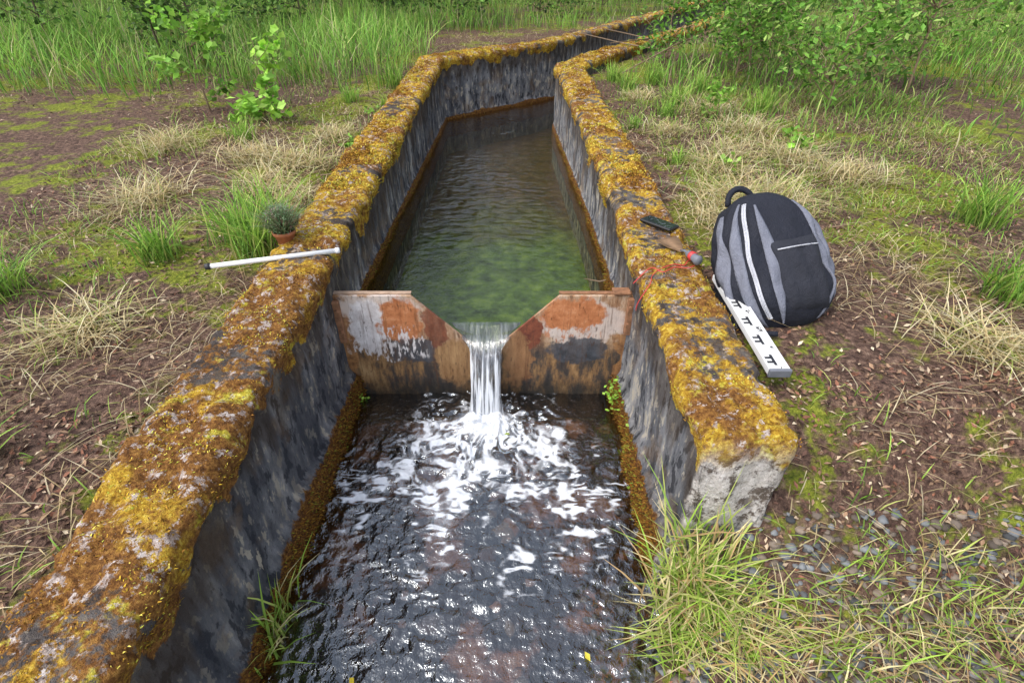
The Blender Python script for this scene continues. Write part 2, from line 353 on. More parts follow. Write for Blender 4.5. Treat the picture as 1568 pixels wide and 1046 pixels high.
clump('grass_clump',-.665,.72,.012,.05,70,(.08,.24),CG,[4,3,2,3,1],.006,(.1,.9),.02)
clump('grass_clump',1.15,.7,.25,.10,700,(.04,.14),CG,[4,3,4,3,2],.0045,(.2,1.5))
blades('grass_stalk',[(.55,.86,.08),(.54,.88,.08),(.57,.85,.08)],np.array([.50,.40,.34]),.005,np.array([.12,.3,.15]),tint((.48,.55,.18),3),az=np.array([.6,.9,2.3]))
P=np.concatenate([np.array([.43,1.66,.10])+rng.normal(size=(60,3))*np.array([.015,.03,.03]),np.array([-.69,1.74,.03])+rng.normal(size=(30,3))*.015,np.array([.45,1.3,.05])+rng.normal(size=(25,3))*np.array([.01,.1,.03])])
leaves('wall_weed',P,.018,tint((.34,.58,.08),len(P)),up=.6,asp=.8)
def tube(pts,rad,sides=6):
    pts=np.array(pts,float);n=len(pts);V=[];F=[]
    for i in range(n):
        d=pts[min(i+1,n-1)]-pts[max(i-1,0)];d/=np.linalg.norm(d)+1e-9
        a=np.cross(d,[.3,.5,.81]);a/=np.linalg.norm(a);b=np.cross(d,a)
        for s in range(sides):
            t=2*math.pi*s/sides;V.append(pts[i]+rad[i]*(a*math.cos(t)+b*math.sin(t)))
    for i in range(n-1):
        for s in range(sides): F.append((i*sides+s,i*sides+(s+1)%sides,(i+1)*sides+(s+1)%sides,(i+1)*sides+s))
    F.append(tuple(range(sides))[::-1]);F.append(tuple(range((n-1)*sides,n*sides)))
    return V,F
def tubes(name,lst,mat,parent=None,sides=6):
    V=[];F=[]
    for p,r in lst:
        v,f=tube(p,r,sides);o=len(V);V+=v;F+=[tuple(i+o for i in q) for q in f]
    return mesh(name,V,F,mat,parent=parent)
bark=simple('bark',(.12,.09,.065),.9,.2,0,.5,18)
twm=simple('twig_bark',(.24,.17,.11),.8,.2,0,.4,60)
def plant(name,x,y,H,R,nb,nl,ls,cols,w,tr=.02,mat=bark,z=None,asp=.6,cf=.16):
    e=empty(name);z0=float(G(x,y)) if z is None else z;lst=[];tips=[]
    base=np.array([x,y,z0-.03]);top=base+np.array([rng.normal()*.06*H,rng.normal()*.06*H,H*.92])
    tr_pts=[base+(top-base)*t+np.array([math.sin(t*5+x),math.cos(t*4+y),0])*.02*H*t for t in np.linspace(0,1,8)]
    lst.append((tr_pts,[tr*(1-.85*t) for t in np.linspace(0,1,8)]))
    for b in range(nb):
        t=rng.uniform(.15,.95) ;s=tr_pts[int(t*7)];a=rng.uniform(0,6.28);ln=R*(1.1-.5*t)*rng.uniform(.6,1.15)
        pts=[];p=s.copy();dr=np.array([math.cos(a),math.sin(a),rng.uniform(.2,1.0)])
        for q in range(6):
            pts.append(p.copy());p=p+dr*ln/5;dr=dr+rng.normal(size=3)*.18;dr[2]-=.03
        lst.append((pts,[tr*.4*(1-.15*q) for q in range(6)]));tips+=pts[2:]
        for q in (2,3,4):
            d2=rng.normal(size=3);d2[2]=abs(d2[2])*.6;d2/=np.linalg.norm(d2);e2=pts[q]+d2*ln*.4
            lst.append(([pts[q],(pts[q]+e2)/2+rng.normal(size=3)*.02*ln,e2],[tr*.2,tr*.13,tr*.06]));tips+=[e2,(pts[q]+e2)/2]
    tips=np.array(tips);tubes('trunk_and_limbs',lst,mat,e,5)
    sel=rng.integers(0,len(tips),nl);cl=R*cf
    P=tips[sel]+rng.normal(size=(nl,3))*cl
    shade=rng.uniform(.5,1.25,len(tips))[sel]
    P[:,2]=np.maximum(P[:,2],z0+.02)
    leaves('crown_leaves',P,rng.uniform(.6,1.3,nl)*ls,pick(cols,w,nl)*shade[:,None],parent=e,asp=asp)
    return e
LG=[(.28,.56,.07),(.40,.68,.12),(.16,.34,.05)]
DG=[(.08,.16,.035),(.12,.25,.05),(.18,.34,.07),(.05,.10,.025)]
plant('sapling',-1.80,4.0,.62,.26,9,300,.065,[(.36,.66,.08),(.46,.74,.14),(.22,.46,.06)],[3,3,2],.007,twm,asp=.8,cf=.1)
plant('sapling',-2.35,4.3,.7,.35,9,360,.06,LG,[3,3,2],.008,twm,asp=.75,cf=.1)
plant('sapling',1.49,4.0,.28,.12,7,110,.05,LG,[3,3,1],.005,twm)
plant('sapling',1.75,3.3,.14,.13,8,90,.045,LG,[3,3,1],.004,twm,asp=.8)
plant('sapling',1.25,3.05,.08,.09,8,60,.04,LG,[3,3,1],.004,twm,asp=.8)
plant('sapling',-1.05,3.45,.12,.06,5,24,.04,LG,[3,3,1],.003,twm,asp=.7)
plant('sapling',-1.05,4.1,.10,.06,5,24,.035,LG,[3,3,1],.003,twm,asp=.7)
for (x,y,H,R,n) in [(1.95,5.0,1.15,.55,1600),(2.3,5.6,1.2,.7,2000),(2.9,6.6,1.4,.8,2200),(1.6,6.0,.7,.42,900),(3.3,4.7,1.2,.8,1800),(3.5,7.9,1.3,.8,1700),(2.4,4.2,.8,.5,1000),(4.4,6.3,1.5,1.0,2400),(4.3,9.5,1.2,.8,1500),(5.5,8.6,1.8,1.2,2400)]:
    plant('shrub',x,y,H,R,16,n,.055,[(.16,.36,.05),(.26,.50,.08),(.09,.19,.035),(.40,.58,.14)],[3,3,2,1.5],.012,twm,asp=.5,cf=.12)
for (x,y,H,R,n) in [(-2.0,9.2,1.3,.8,1800),(-3.0,8.6,1.4,.9,2000),(-.9,10.2,1.2,.8,1600),(-4.2,8.0,1.5,1.0,2200),(-3.2,11.5,1.8,1.3,2600),(-1.2,12.0,1.2,.9,1500),(-5.5,7.0,1.4,1.0,1800),(.5,11.6,1.2,1.0,1700),(1.9,12.8,1.3,1.0,1700),(-6.5,10.5,2,1.4,2200),(-3.6,6.0,.9,.6,1000)]:
    plant('shrub',x,y,H,R,14,n,.07,DG+[(.25,.45,.08)],[3,3,3,2,1.5],.015,bark)
for (x,y,H,R) in [(-9,15,8.5,3.2),(-5.4,17,9.5,3.2),(-3.0,19.5,7.0,2.4),(-.6,22,5.2,1.9),(1.9,20,8.0,2.6),(4.2,17.8,9.0,2.9),(9.0,15,8.5,3.2),(12.5,18,9.5,3.4),(-13,18,9,3.4),(7.5,24,11,3.6),(-8,24,11,3.8),(0.6,29,7,3.4),(-12,9,7,2.8),(12,8.5,7,2.8)]:
    plant('tree',x,y,H,R,26,3800,.34,DG+[(.22,.42,.08)],[3,3,3,2,1.5],.16,bark)
# ------------------------------------------------------------------ weir
k=NT('rusty_painted_steel');xyz=k.xyz()
wn=k.n('ShaderNodeSeparateColor');k.set(wn.inputs[0],k.noise(13,5,.68,None,0,True))
wx=k.m('ADD',xyz[0],k.m('MULTIPLY',k.m('SUBTRACT',wn.outputs[0],.5),.15))
wz=k.m('ADD',xyz[2],k.m('MULTIPLY',k.m('SUBTRACT',wn.outputs[1],.5),.15))
def blob(cx,cz,rx,rz,a=.7,b=1.15):
    p=k.m('POWER',k.m('ABSOLUTE',k.m('DIVIDE',k.m('SUBTRACT',wx,cx),rx)),2.0)
    q=k.m('POWER',k.m('ABSOLUTE',k.m('DIVIDE',k.m('SUBTRACT',wz,cz),rz)),2.0)
    return k.step(k.m('ADD',p,q),b,a)
sv=k.vec((1,1,.3))
N1=k.noise(13,7,.75,sv);N2=k.noise(30,4,.7);N3=k.noise(55,4,.7,sv)
base=k.ramp(N1,[(.28,(.07,.035,.022)),(.42,(.26,.13,.065)),(.53,(.44,.28,.17)),(.68,(.66,.56,.45))])
low=k.ramp(N1,[(.32,(.018,.018,.022)),(.46,(.07,.055,.045)),(.56,(.28,.155,.065)),(.72,(.54,.36,.18))])
c=k.mix(k.step(wz,.33,.22),base,low)
for cx in (-.73,.51):
    c=k.mix(k.m('MULTIPLY',blob(cx,.25,.06,.35),.8),c,k.ramp(N2,[(.3,(.12,.045,.02)),(.6,(.45,.22,.08)),(.8,(.62,.48,.34))]))
rust=k.ramp(N2,[(.3,(.34,.11,.04)),(.55,(.52,.20,.08)),(.8,(.66,.33,.17))])
wht=k.ramp(N2,[(.3,(.54,.49,.48)),(.7,(.84,.81,.81))])
blu=k.ramp(N2,[(.3,(.022,.026,.034)),(.7,(.09,.10,.12))])
drk=k.ramp(N2,[(.3,(.09,.022,.014)),(.7,(.26,.08,.04))])
tan=k.ramp(N1,[(.3,(.18,.08,.03)),(.6,(.46,.28,.13))])
c=k.mix(blob(-.55,.455,.19,.07),c,k.mix(N2,wht,(.55,.40,.28)))
c=k.mix(blob(-.605,.37,.080,.14),c,wht)
c=k.mix(blob(-.465,.40,.10,.11),c,rust)
c=k.mix(k.m('MULTIPLY',blob(-.42,.25,.13,.07),.85),c,blu)
c=k.mix(k.m('MULTIPLY',blob(-.32,.38,.04,.12),.8),c,drk)
c=k.mix(k.m('MULTIPLY',k.m('MULTIPLY',blob(-.52,.28,.18,.09),k.step(N3,.50,.56)),.95),c,wht)
c=k.mix(blob(-.25,.18,.09,.13),c,tan)
c=k.mix(k.m('MULTIPLY',blob(.30,.39,.19,.11),.85),c,k.mix(N2,wht,(.56,.42,.32)))
c=k.mix(blob(.25,.43,.14,.08),c,rust)
c=k.mix(k.m('MULTIPLY',k.m('MULTIPLY',blob(.25,.38,.15,.10),k.step(N3,.54,.60)),.8),c,rust)
c=k.mix(k.m('MULTIPLY',blob(.29,.25,.13,.075),.9),c,blu)
c=k.mix(blob(.08,.335,.05,.08),c,drk)
c=k.mix(blob(.03,.20,.06,.15),c,k.ramp(N1,[(.3,(.15,.06,.025)),(.7,(.40,.22,.10))]))
c=k.mix(k.m('MULTIPLY',k.step(k.noise(9,4,.8,k.vec((7,7,.4))),.54,.66),.5),c,(.10,.045,.022))
c=k.mix(k.m('MULTIPLY',k.step(N3,.42,.34),.65),c,(.07,.032,.018))
wet=k.step(wz,.12,.0);c=k.mix(k.m('MULTIPLY',wet,.8),c,(.015,.014,.01))
steel=k.done(k.pbr(c,k.mix(N2,(.35,.35,.35),(.8,.8,.8)),k.bump(k.m('ADD',N1,N2),.6,.006),.35))
we=empty('v_notch_weir')
poly=[(-.76,-.2),(.53,-.2),(.53,.518),(.190,.518),(-.111,.221),(-.408,.518),(-.76,.518)]
def plate(name,poly,y0,y1,mat,par):
    n=len(poly);V=[(a,y0,b) for a,b in poly]+[(a,y1,b) for a,b in poly]
    F=[(0,4,5,6),(0,1,4),(1,2,3,4)];F=F+[tuple(i+n for i in f[::-1]) for f in F]
    F+=[(i,i+n,(i+1)%n+n,(i+1)%n) for i in range(n)]
    o=mesh(name,V,F,mat,smooth=False,parent=par);m=o.modifiers.new('b','BEVEL');m.width=.0025;m.segments=2;return o
plate('notched_plate',poly,1.784,1.796,steel,we)
def box(name,c,s,mat,par=None,rot=(0,0,0),bev=.003,seg=2):
    V=[(sx*s[0]/2,sy*s[1]/2,sz*s[2]/2) for sx in(-1,1) for sy in(-1,1) for sz in(-1,1)]
    F=[(0,1,3,2),(4,6,7,5),(0,4,5,1),(2,3,7,6),(0,2,6,4),(1,5,7,3)]
    o=mesh(name,V,F,mat,smooth=False,parent=par);o.location=c;o.rotation_euler=rot
    m=o.modifiers.new('b','BEVEL');m.width=bev;m.segments=seg;return o
rs=simple('rusty_edge',(.26,.13,.07),.8,.3,0,.8,50)
lt=simple('worn_edge',(.40,.28,.20),.8,.3,0,.6,30)
box('angle_flange',(-.575,1.806,.5205),(.335,.022,.004),lt,we,bev=.001)
box('angle_flange',(.348,1.806,.5205),(.315,.022,.004),rs,we,bev=.001)
box('bracket',(-.712,1.772,.40),(.030,.022,.20),rs,we);box('bracket',(.478,1.768,.43),(.026,.026,.17),rs,we)
box('bracket',(.44,1.80,.530),(.07,.05,.010),rs,we)
for x,z in ((-.705,.46),(-.705,.36),(.475,.48),(.475,.40)):
    v,f=tube([(x,1.762,z),(x,1.748,z)],[.008,.007],6);mesh('bolt',v,f,rs,smooth=False,parent=we)
# ------------------------------------------------------------------ water
def water(name,deep,tr,fo=True):
    k=NT(name)
    bn=k.bump(k.m('ADD',k.noise(30,3,.6,None,.6),k.m('MULTIPLY',k.noise(80,2,.6),.35)),.22 if deep else .5,.014)
    fr=k.n('ShaderNodeFresnel');fr.inputs[0].default_value=1.38 if deep else 1.6;k.set(fr.inputs['Normal'],bn)
    g=k.n('ShaderNodeBsdfGlossy');g.inputs['Roughness'].default_value=.04;k.set(g.inputs['Normal'],bn)
    g.inputs[0].default_value=(1,1,1,1) if deep else (.86,.93,1,1)
    t=k.n('ShaderNodeBsdfTransparent');k.set(t.inputs[0],tr)
    sh=k.ms(k.m('MINIMUM',k.m('MULTIPLY',fr.outputs[0],1.4 if deep else 3.2),.9),t.outputs[0],g.outputs[0])
    if fo:
        f=k.attr('foam');fz=k.step(k.m('ADD',f,k.m('MULTIPLY',k.m('SUBTRACT',k.noise(100,2,.6),.5),.45)),.12,1.05)
        w=k.pbr((.84,.88,.94),.35,bn,.5)
        sh=k.ms(k.m('MULTIPLY',fz,.92),sh,w)
    return k.done(sh)
cx0,cy0=-.111,1.60
lx=np.arange(-.92,.70,.005);ly=np.concatenate([np.arange(-4,.45,.1),np.arange(.45,1.784,.0046),[1.7835]])
X,Y=np.meshgrid(lx,ly,indexing='ij')
r=np.hypot(X-cx0,(Y-cy0));th=np.arctan2(X-cx0,-(Y-cy0))
wxx=fbm(X*9,Y*9,1,3)-.5;wyy=fbm(X*9,Y*9,5,3)-.5
rd=np.sqrt((X-cx0+.12*wxx)**2+(Y-cy0+.12*wyy)**2);td=np.arctan2(X-cx0+.12*wxx,-(Y-cy0+.12*wyy))
def ridge(a,b,s): return 1-np.abs(2*vn(a,b,s)-1)
R1=.5*ridge(rd/.05,td*4,2.1)+.5*ridge(rd/.026,td*9,8.4)
R2=.55*ridge((X+.08*wxx)/.075+.3*Y,(Y+.08*wyy)/.048,3.3)+.45*ridge((X+.05*wyy)/.038,(Y+.05*wxx)/.024,6.6)
R3=fbm(X*50,Y*60,4,2)
mixr=ss(.30,.75,r)
H=(R1*(1-mixr)+R2*mixr)
amp=.022*np.exp(-(r/.45)**2)+.0155
edge=ss(0,.05,X+.72)*ss(0,.05,.487-X)
side=1-.8*(ss(1.35,1.6,Y)*ss(.22,.42,np.abs(X-cx0)))
Zw=(H-.5)*amp*side*(.5+.5*edge)+(R3-.5)*.004*side
Zw+=.030*np.exp(-((r-.05)/.045)**2)*(.4+.9*fbm(X*40,Y*40,2,2))-.012*np.exp(-(r/.05)**2)
Zw=np.where(Y<.35,0,Zw)
envc=np.exp(-(r/.085)**2)*1.3
ang=ss(1.9,.9,np.abs(th))
gate=ss(.42,.56,fbm(X*9,Y*9,7,3));gate2=ss(.38,.56,fbm(X*24,Y*30,17,2))
S1=ridge(rd/.021+1.2*wxx,td*10,5.5);S2=ridge((X+.05*wxx)/.050,(Y+.05*wyy)/.014,2.5);S3=vn(td*18,rd*8,4.4)
near=np.exp(-((r-.13)/.15)**2)*(ang+.15)
ring=np.exp(-((r-.30)/.15)**2)*ss(2.0,1.2,np.abs(th))
farr=np.exp(-((r-.52)/.22)**2)*ss(1.4,.6,np.abs(th))
foam=envc+near*(.65*ss(.4,.85,S3)+.8*ss(.5,1,S1)*gate2+.14)+ring*(1.15*ss(.5,1,S1)*(.25+.75*gate)*(.3+.7*gate2)+.18*gate)+farr*(1.0*ss(.55,1,S2)*(.15+.85*gate)*(.25+.75*gate2)+.10*gate)
foam+=.42*ss(.72,1.0,S2)*gate*gate2*ss(1.3,.3,r)
foam*=side
V=np.stack([X,Y,Zw],-1).reshape(-1,3)
mesh('tailwater_water',V,gridfaces(len(lx),len(ly)),water('churned_water',False,(.76,.70,.62)),{'foam':np.clip(foam,0,1.3).ravel()})
ux=np.concatenate([np.arange(-.85,.62,.012),np.arange(.62,9,.09)]);uy=np.concatenate([np.arange(1.797,6.2,.012),np.arange(6.2,20,.06)])
X,Y=np.meshgrid(ux,uy,indexing='ij')
wv=fbm(X*3,Y*3,4,3)-.5
rip=ridge((X+.1*wv)/.09,(Y+.12*wv)/.040,1.7)*.6+ridge(X/.05,(Y+.1*wv)/.024,9.1)*.4
am=.0085*(.2+1.6*ss(.42,.60,fbm(X*2.4,Y*1.4,3,3)))*ss(1.8,2.3,Y)*(.20+.80*np.exp(-((X-(-.15))/.33)**2))
r=np.hypot(X+.111,(Y-1.80)*1.3)
Zu=.333+(rip-.5)*am-.016*np.exp(-(r/.10)**2)
V=np.stack([X,Y,Zu],-1).reshape(-1,3);F=gridfaces(len(ux),len(uy))
c=V[F].mean(1);kp=chd(c[:,0],c[:,1])<.12
used=np.unique(F[kp]);mp=-np.ones(len(V),int);mp[used]=np.arange(len(used))
mesh('upstream_water',V[used],mp[F[kp]],water('pool_water',True,(.84,.86,.66),False))
# nappe
k=NT('falling_water');xyz=k.xyz()
s1=k.noise(1,3,.6,k.vec((95,8,4)));s2=k.noise(1,3,.6,k.vec((210,14,7)))
f=k.m('ADD',k.m('MULTIPLY',s1,.65),k.m('MULTIPLY',s2,.35))
f=k.m('ADD',f,k.m('MULTIPLY',k.step(xyz[2],.30,.02),.10))
wf=k.step(f,.48,.63)
bn=k.bump(f,.8,.012)
gl=k.n('ShaderNodeBsdfGlossy');gl.inputs['Roughness'].default_value=.08;k.set(gl.inputs['Normal'],bn)
tp=k.n('ShaderNodeBsdfTransparent');tp.inputs[0].default_value=(.78,.80,.84,1)
fr=k.n('ShaderNodeFresnel');k.set(fr.inputs['Normal'],bn);fr.inputs[0].default_value=1.5
cl=k.ms(k.m('ADD',k.m('MULTIPLY',fr.outputs[0],1.6),.12),tp.outputs[0],gl.outputs[0])
wh=k.pbr((.84,.87,.92),.3,bn,.5)
nm=k.done(k.ms(k.m('MULTIPLY',wf,k.m('MULTIPLY_ADD',k.step(xyz[2],.325,.24),.75,.12)),cl,wh))
NS=70;NP=64;V=[]
for i in range(NS):
    q=i/(NS-1)
    if q<.25:
        t=q/.25;py=1.875-.085*t;pz=.3335-.015*t*t;dyv=-1;dzv=-.3*t;a=.150-.045*ss(0,1,t);bl=.02+.07*t;bu=.0005
    else:
        t=(q-.25)/.75;tt=t*.262;py=1.79-.62*tt;pz=.3185-4.9*tt*tt-.12*tt;dyv=-.62;dzv=-9.8*tt-.12
        a=.105-.040*ss(0,.34,t)+.014*ss(.75,1,t);bl=.09*(1-ss(0,.45,t))+.020;bu=.0005+.018*ss(0,.6,t)
    L=math.hypot(dyv,dzv)
    ny,nz_=(dzv/L),(-dyv/L)
    for j in range(NP):
        ph=2*math.pi*j/NP;cxx=math.cos(ph);s=math.sin(ph)
        xo=a*(abs(cxx)**.8)*(1 if cxx>0 else -1)
        if s>=0: o=bu*s
        else: o=-bl*(1-abs(xo)/a)**.8
        rp=.006*min(1,q*3)*(fbm(np.array([xo*70.]),np.array([q*2.5]),3 if s>0 else 9,2)[0]-.5)*2
        o+=rp
        V.append((-.111+xo+rp*.4,py+ny*o,pz+nz_*o))
F=[]
for i in range(NS-1):
    for j in range(NP): F.append((i*NP+j,i*NP+(j+1)%NP,(i+1)*NP+(j+1)%NP,(i+1)*NP+j))
mesh('waterfall_water',V,F,nm)
fm=simple('foam_white',(.82,.85,.88),.3,.5,0,.05,60)
def ico(c,r,sq=(1,1,1),n=8,m=5,seed=0):
    V=[];F=[]
    for i in range(m+1):
        a=math.pi*i/m
        for j in range(n):
            b=2*math.pi*j/n
            d=np.array([math.sin(a)*math.cos(b),math.sin(a)*math.sin(b),math.cos(a)])
            rr=r*(1+.28*math.sin(d[0]*3+seed)*math.cos(d[1]*4+seed*1.7)+.12*math.sin(d[2]*7+seed))
            V.append(np.array(c)+d*rr*np.array(sq))
    for i in range(m):
        for j in range(n): F.append((i*n+j,(i+1)*n+j,(i+1)*n+(j+1)%n,i*n+(j+1)%n))
    return V,F
def lumps(name,items,mat,parent=None,smooth=True,cols=None,n=8,m=5):
    V=[];F=[];C=[]
    for q,(c,r,sq) in enumerate(items):
        v,f=ico(c,r,sq,n,m,random.random()*9);o=len(V);V+=v;F+=[tuple(i+o for i in g) for g in f]
        if cols is not None: C+=[cols[q]]*len(v)
    return mesh(name,V,F,mat,cols=np.array(C) if cols is not None else None,smooth=smooth,parent=parent)
it=[]
for i in range(120):
    a=rng.uniform(-math.pi,math.pi);d=abs(rng.normal())*.05+.03
    it.append(((cx0+math.sin(a)*d*1.1,cy0-math.cos(a)*d*.8,abs(rng.normal())*.014+.010),rng.uniform(.001,.0025),(1,1,rng.uniform(1,2.2))))
lumps('water_splash',it,fm)
# ------------------------------------------------------------------ gravel & bed stones
k=NT('stone');c=k.attr('Col','Color');nz=k.noise(60,3,.7)
sm=k.done(k.pbr(k.mix(nz,k.mix(.5,c,(.02,.02,.02)),c),.75,k.bump(nz,.5,.003),.3))
it=[];cc=[]
for i in range(1400):
    x=rng.uniform(.24,1.5);y=rng.uniform(.45,.92)
    z=float(ground_z(np.array([x]),np.array([y]))[0][0]);r=rng.uniform(.004,.014)*(1.3 if rng.uniform()<.15 else 1)
    it.append(((x,y,z+r*.1),r,(rng.uniform(.8,1.4),rng.uniform(.8,1.3),.6)));b=rng.uniform(.06,.30);cc.append(tuple(np.array([(b*.95,b,b*1.06),(b*1.2,b*.95,b*.75)][rng.integers(0,2)])))
lumps('gravel',it,sm,cols=cc,n=7,m=4)
it=[];cc=[]
for i in range(90):
    x=rng.uniform(-.7,.47);y=rng.uniform(.45,1.75);r=rng.uniform(.01,.035)
    it.append(((x,y,-.15),r,(rng.uniform(.8,1.5),rng.uniform(.8,1.4),.5)))
    cc.append([(.14,.07,.035),(.42,.22,.11),(.05,.04,.03),(.3,.24,.18)][rng.integers(0,4)])
lumps('bed_stones',it,sm,cols=cc)
leaves('fallen_leaf',np.array([(.21,.66,.018),(-.43,.60,.018),(-.02,1.50,.03)]),.028,np.array([(.80,.68,.08),(.85,.65,.06),(.4,.5,.1)]),up=3,asp=.6)
# ------------------------------------------------------------------ objects
wp=simple('white_plastic',(.80,.81,.82),.35,.5,0,.04,30)
dk=simple('dark_plastic',(.03,.03,.035),.5,.5,0,.2,60)
pe=empty('measuring_pole')
p0=np.array([-.690,1.855,.682]);p1=np.array([-1.15,1.742,.669])
tubes('tube',[([p0,p0+(p1-p0)*.5,p1],[.0095,.0095,.0095])],wp,pe,14)
dv=(p0-p1)/np.linalg.norm(p0-p1)
tubes('end_cap',[([p0-dv*.004,p0+dv*.008,p0+dv*.012],[.012,.012,.008])],wp,pe,14)
tubes('end_cap',[([p1-dv*.006,p1+dv*.012],[.012,.012])],dk,pe,14)
pot=empty('potted_plant');px,py=-.925,1.955;pz=float(T(py))+.002
tc=simple('terracotta',(.40,.15,.07),.8,.3,0,.3,50)
V=[];prof=[(.0,0),(.028,0),(.040,.055),(.045,.056),(.046,.070),(.041,.070),(.038,.06),(.0,.058)];S=28
for (rr,zz) in prof:
    for s in range(S): V.append((px+rr*math.cos(2*math.pi*s/S),py+rr*math.sin(2*math.pi*s/S),pz-.012+zz))
F=[(i*S+j,i*S+(j+1)%S,(i+1)*S+(j+1)%S,(i+1)*S+j) for i in range(len(prof)-1) for j in range(S)]
mesh('pot',V,F,tc,parent=pot)
n=520;a=rng.uniform(0,6.28,n);rr=rng.uniform(0,.035,n);P=np.stack([px+rr*np.cos(a),py+rr*np.sin(a),np.full(n,pz+.045)],1)
blades('stems',P,rng.uniform(.07,.15,n),.0035,rr/.035*.8+rng.uniform(0,.3,n),pick([(.16,.26,.12),(.26,.36,.18),(.26,.16,.12)],[3,3,2],n),az=a,parent=pot)
n=800;a=rng.uniform(0,6.28,n);u=rng.uniform(0,1,n)**.5;zz=rng.uniform(.06,.16,n);R_=.072*np.sqrt(np.clip(1-((zz-.10)/.065)**2,0.05,1))*u
P=np.stack([px+R_*np.cos(a),py+R_*np.sin(a),pz+zz],1)
leaves('leaflets',P,.010,pick([(.18,.30,.15),(.32,.42,.26),(.44,.30,.30)],[4,3,1.3],n),parent=pot,asp=.4)
ph=empty('mobile_phone');ph.location=(.635,2.10,float(T(2.1))+.022);ph.rotation_euler=(math.radians(-3),math.radians(2),math.radians(-46))
k=NT('phone_case');blk_=k.done(k.pbr((.012,.012,.014),.45,None,.5))
k=NT('phone_glass');nz=k.step(k.noise(60,3,.6),.55,.6);glassm=k.done(k.pbr(k.mix(nz,(.02,.025,.03),(.10,.12,.13)),.08,None,.6))
box('case',(0,0,0),(.152,.078,.011),blk_,ph,bev=.005,seg=4);box('screen',(0.0,0,.0062),(.140,.068,.0016),glassm,ph,bev=.0006)
box('side_button',(.03,.0395,0),(.014,.002,.003),dk,ph,bev=.0005);
tubes('camera_ring',[([(-.06,.02,.0068),(-.06,.02,.0082)],[.005,.005])],dk,ph,16)
tr=empty('hand_trowel');tr.location=(.665,1.835,float(T(1.84))+.026);tr.rotation_euler=(math.radians(4),0,math.radians(-72));tr.scale=(1.1,1.1,1.1)
rb=simple('rusty_blade',(.34,.21,.12),.6,.4,.3,.5,50);red=simple('red_plastic',(.60,.05,.05),.4,.5,0,.2,40);gy=simple('grey_rubber',(.16,.17,.20),.5,.5,0,.2,40)
V=[];W=[( -.105,.038),(-.09,.040),(-.05,.030),(-.015,.012),(.0,.006)]
for zt_ in (0.0012,-.0012):
    for x,w in W:
        for s in(-1,0,1): V.append((x,w*s,zt_+(.004*abs(s))+.006*(x/.1)**2))
m=len(W)*3;F=[]
for i in range(len(W)-1):
    for j in range(2):
        a=i*3+j;F+=[(a,a+3,a+4,a+1),(a+m,a+m+1,a+m+4,a+m+3)]
for j in range(2): F.append((j,j+1,j+1+m,j+m))
for i in range(len(W)-1):
    for j in (0,2): F.append((i*3+j,(i+1)*3+j,(i+1)*3+j+m,i*3+j+m))
mesh('blade',V,F,rb,parent=tr)
tubes('neck',[([(-.01,0,.002),(.012,0,.012),(.03,0,.012)],[.005,.0045,.006])],gy,tr,10)
tubes('handle',[([(.028,0,.012),(.034,0,.012),(.055,0,.013),(.075,0,.012),(.092,0,.012),(.10,0,.012)],[.009,.012,.0145,.014,.018,.012])],gy,tr,14)
tubes('handle_band',[([(.05,0,.013),(.056,0,.013),(.066,0,.013)],[.0155,.0165,.0155])],red,tr,14)
def Tz(x,y): return float(T(y))+.016
sp=[(.705,1.77),(.68,1.79),(.655,1.76),(.62,1.765),(.585,1.745),(.545,1.72),(.515,1.68),(.495,1.62)]
pts=[(x,y,Tz(x,y)+.003*math.sin(i*2)) for i,(x,y) in enumerate(sp)]+[(.458,1.60,.60),(.455,1.605,.56)]
sp2=[(.705,1.76),(.66,1.73),(.61,1.735),(.56,1.70),(.53,1.73),(.50,1.71)]
pts2=[(x,y,Tz(x,y)+.004) for x,y in sp2]+[(.455,1.70,.62)]
def cat(p):
    p=np.array(p);o=[]
    for i in range(len(p)-1):
        a=p[max(i-1,0)];b=p[i];c=p[i+1];d=p[min(i+2,len(p)-1)]
        for t in np.linspace(0,1,6)[:-1]: o.append(.5*((2*b)+(-a+c)*t+(2*a-5*b+4*c-d)*t*t+(-a+3*b-3*c+d)*t**3))
    o.append(p[-1]);return o
c1=cat(pts);c2=cat(pts2)
tubes('red_string',[(c1,[.0018]*len(c1)),(c2,[.0018]*len(c2))],red,None,6)
k=NT('staff_face');xyz=k.xyz()
fx=k.m('FRACT',k.m('MULTIPLY',xyz[0],10));fx2=k.m('FRACT',k.m('MULTIPLY',xyz[0],50))
bar=k.m('LESS_THAN',fx2,.5);half=k.m('GREATER_THAN',k.m('FRACT',k.m('MULTIPLY',xyz[0],10)),.5)
spn=k.m('LESS_THAN',xyz[1],.024);spi=k.m('GREATER_THAN',xyz[1],-.002)
stem=k.m('MULTIPLY',k.m('LESS_THAN',xyz[1],.007),spi)
mk=k.m('MULTIPLY',k.m('MULTIPLY',k.m('MAXIMUM',bar,stem),half),k.m('MULTIPLY',spi,spn))
num=k.m('MULTIPLY',k.m('MULTIPLY',k.m('LESS_THAN',k.m('ABSOLUTE',k.m('ADD',xyz[1],.014)),.008),k.m('LESS_THAN',k.m('ABSOLUTE',k.m('SUBTRACT',fx,.3)),.12)),k.step(k.noise(140,0),.45,.5))
stf=k.done(k.pbr(k.mix(k.m('MAXIMUM',mk,num),k.mix(k.noise(12,3),(.66,.66,.63),(.82,.82,.80)),(.02,.02,.025)),.4,None,.5))
se=empty('levelling_staff');se.location=(.792,1.46,.617);se.rotation_euler=(math.radians(0),math.radians(-3),math.radians(90))
box('front',(0,0,0),(.54,.050,.018),stf,se,bev=.002);box('edge_rail',(0,.0285,0),(.54,.006,.022),wp,se,bev=.001);box('edge_rail',(0,-.0285,0),(.54,.006,.022),wp,se,bev=.001)
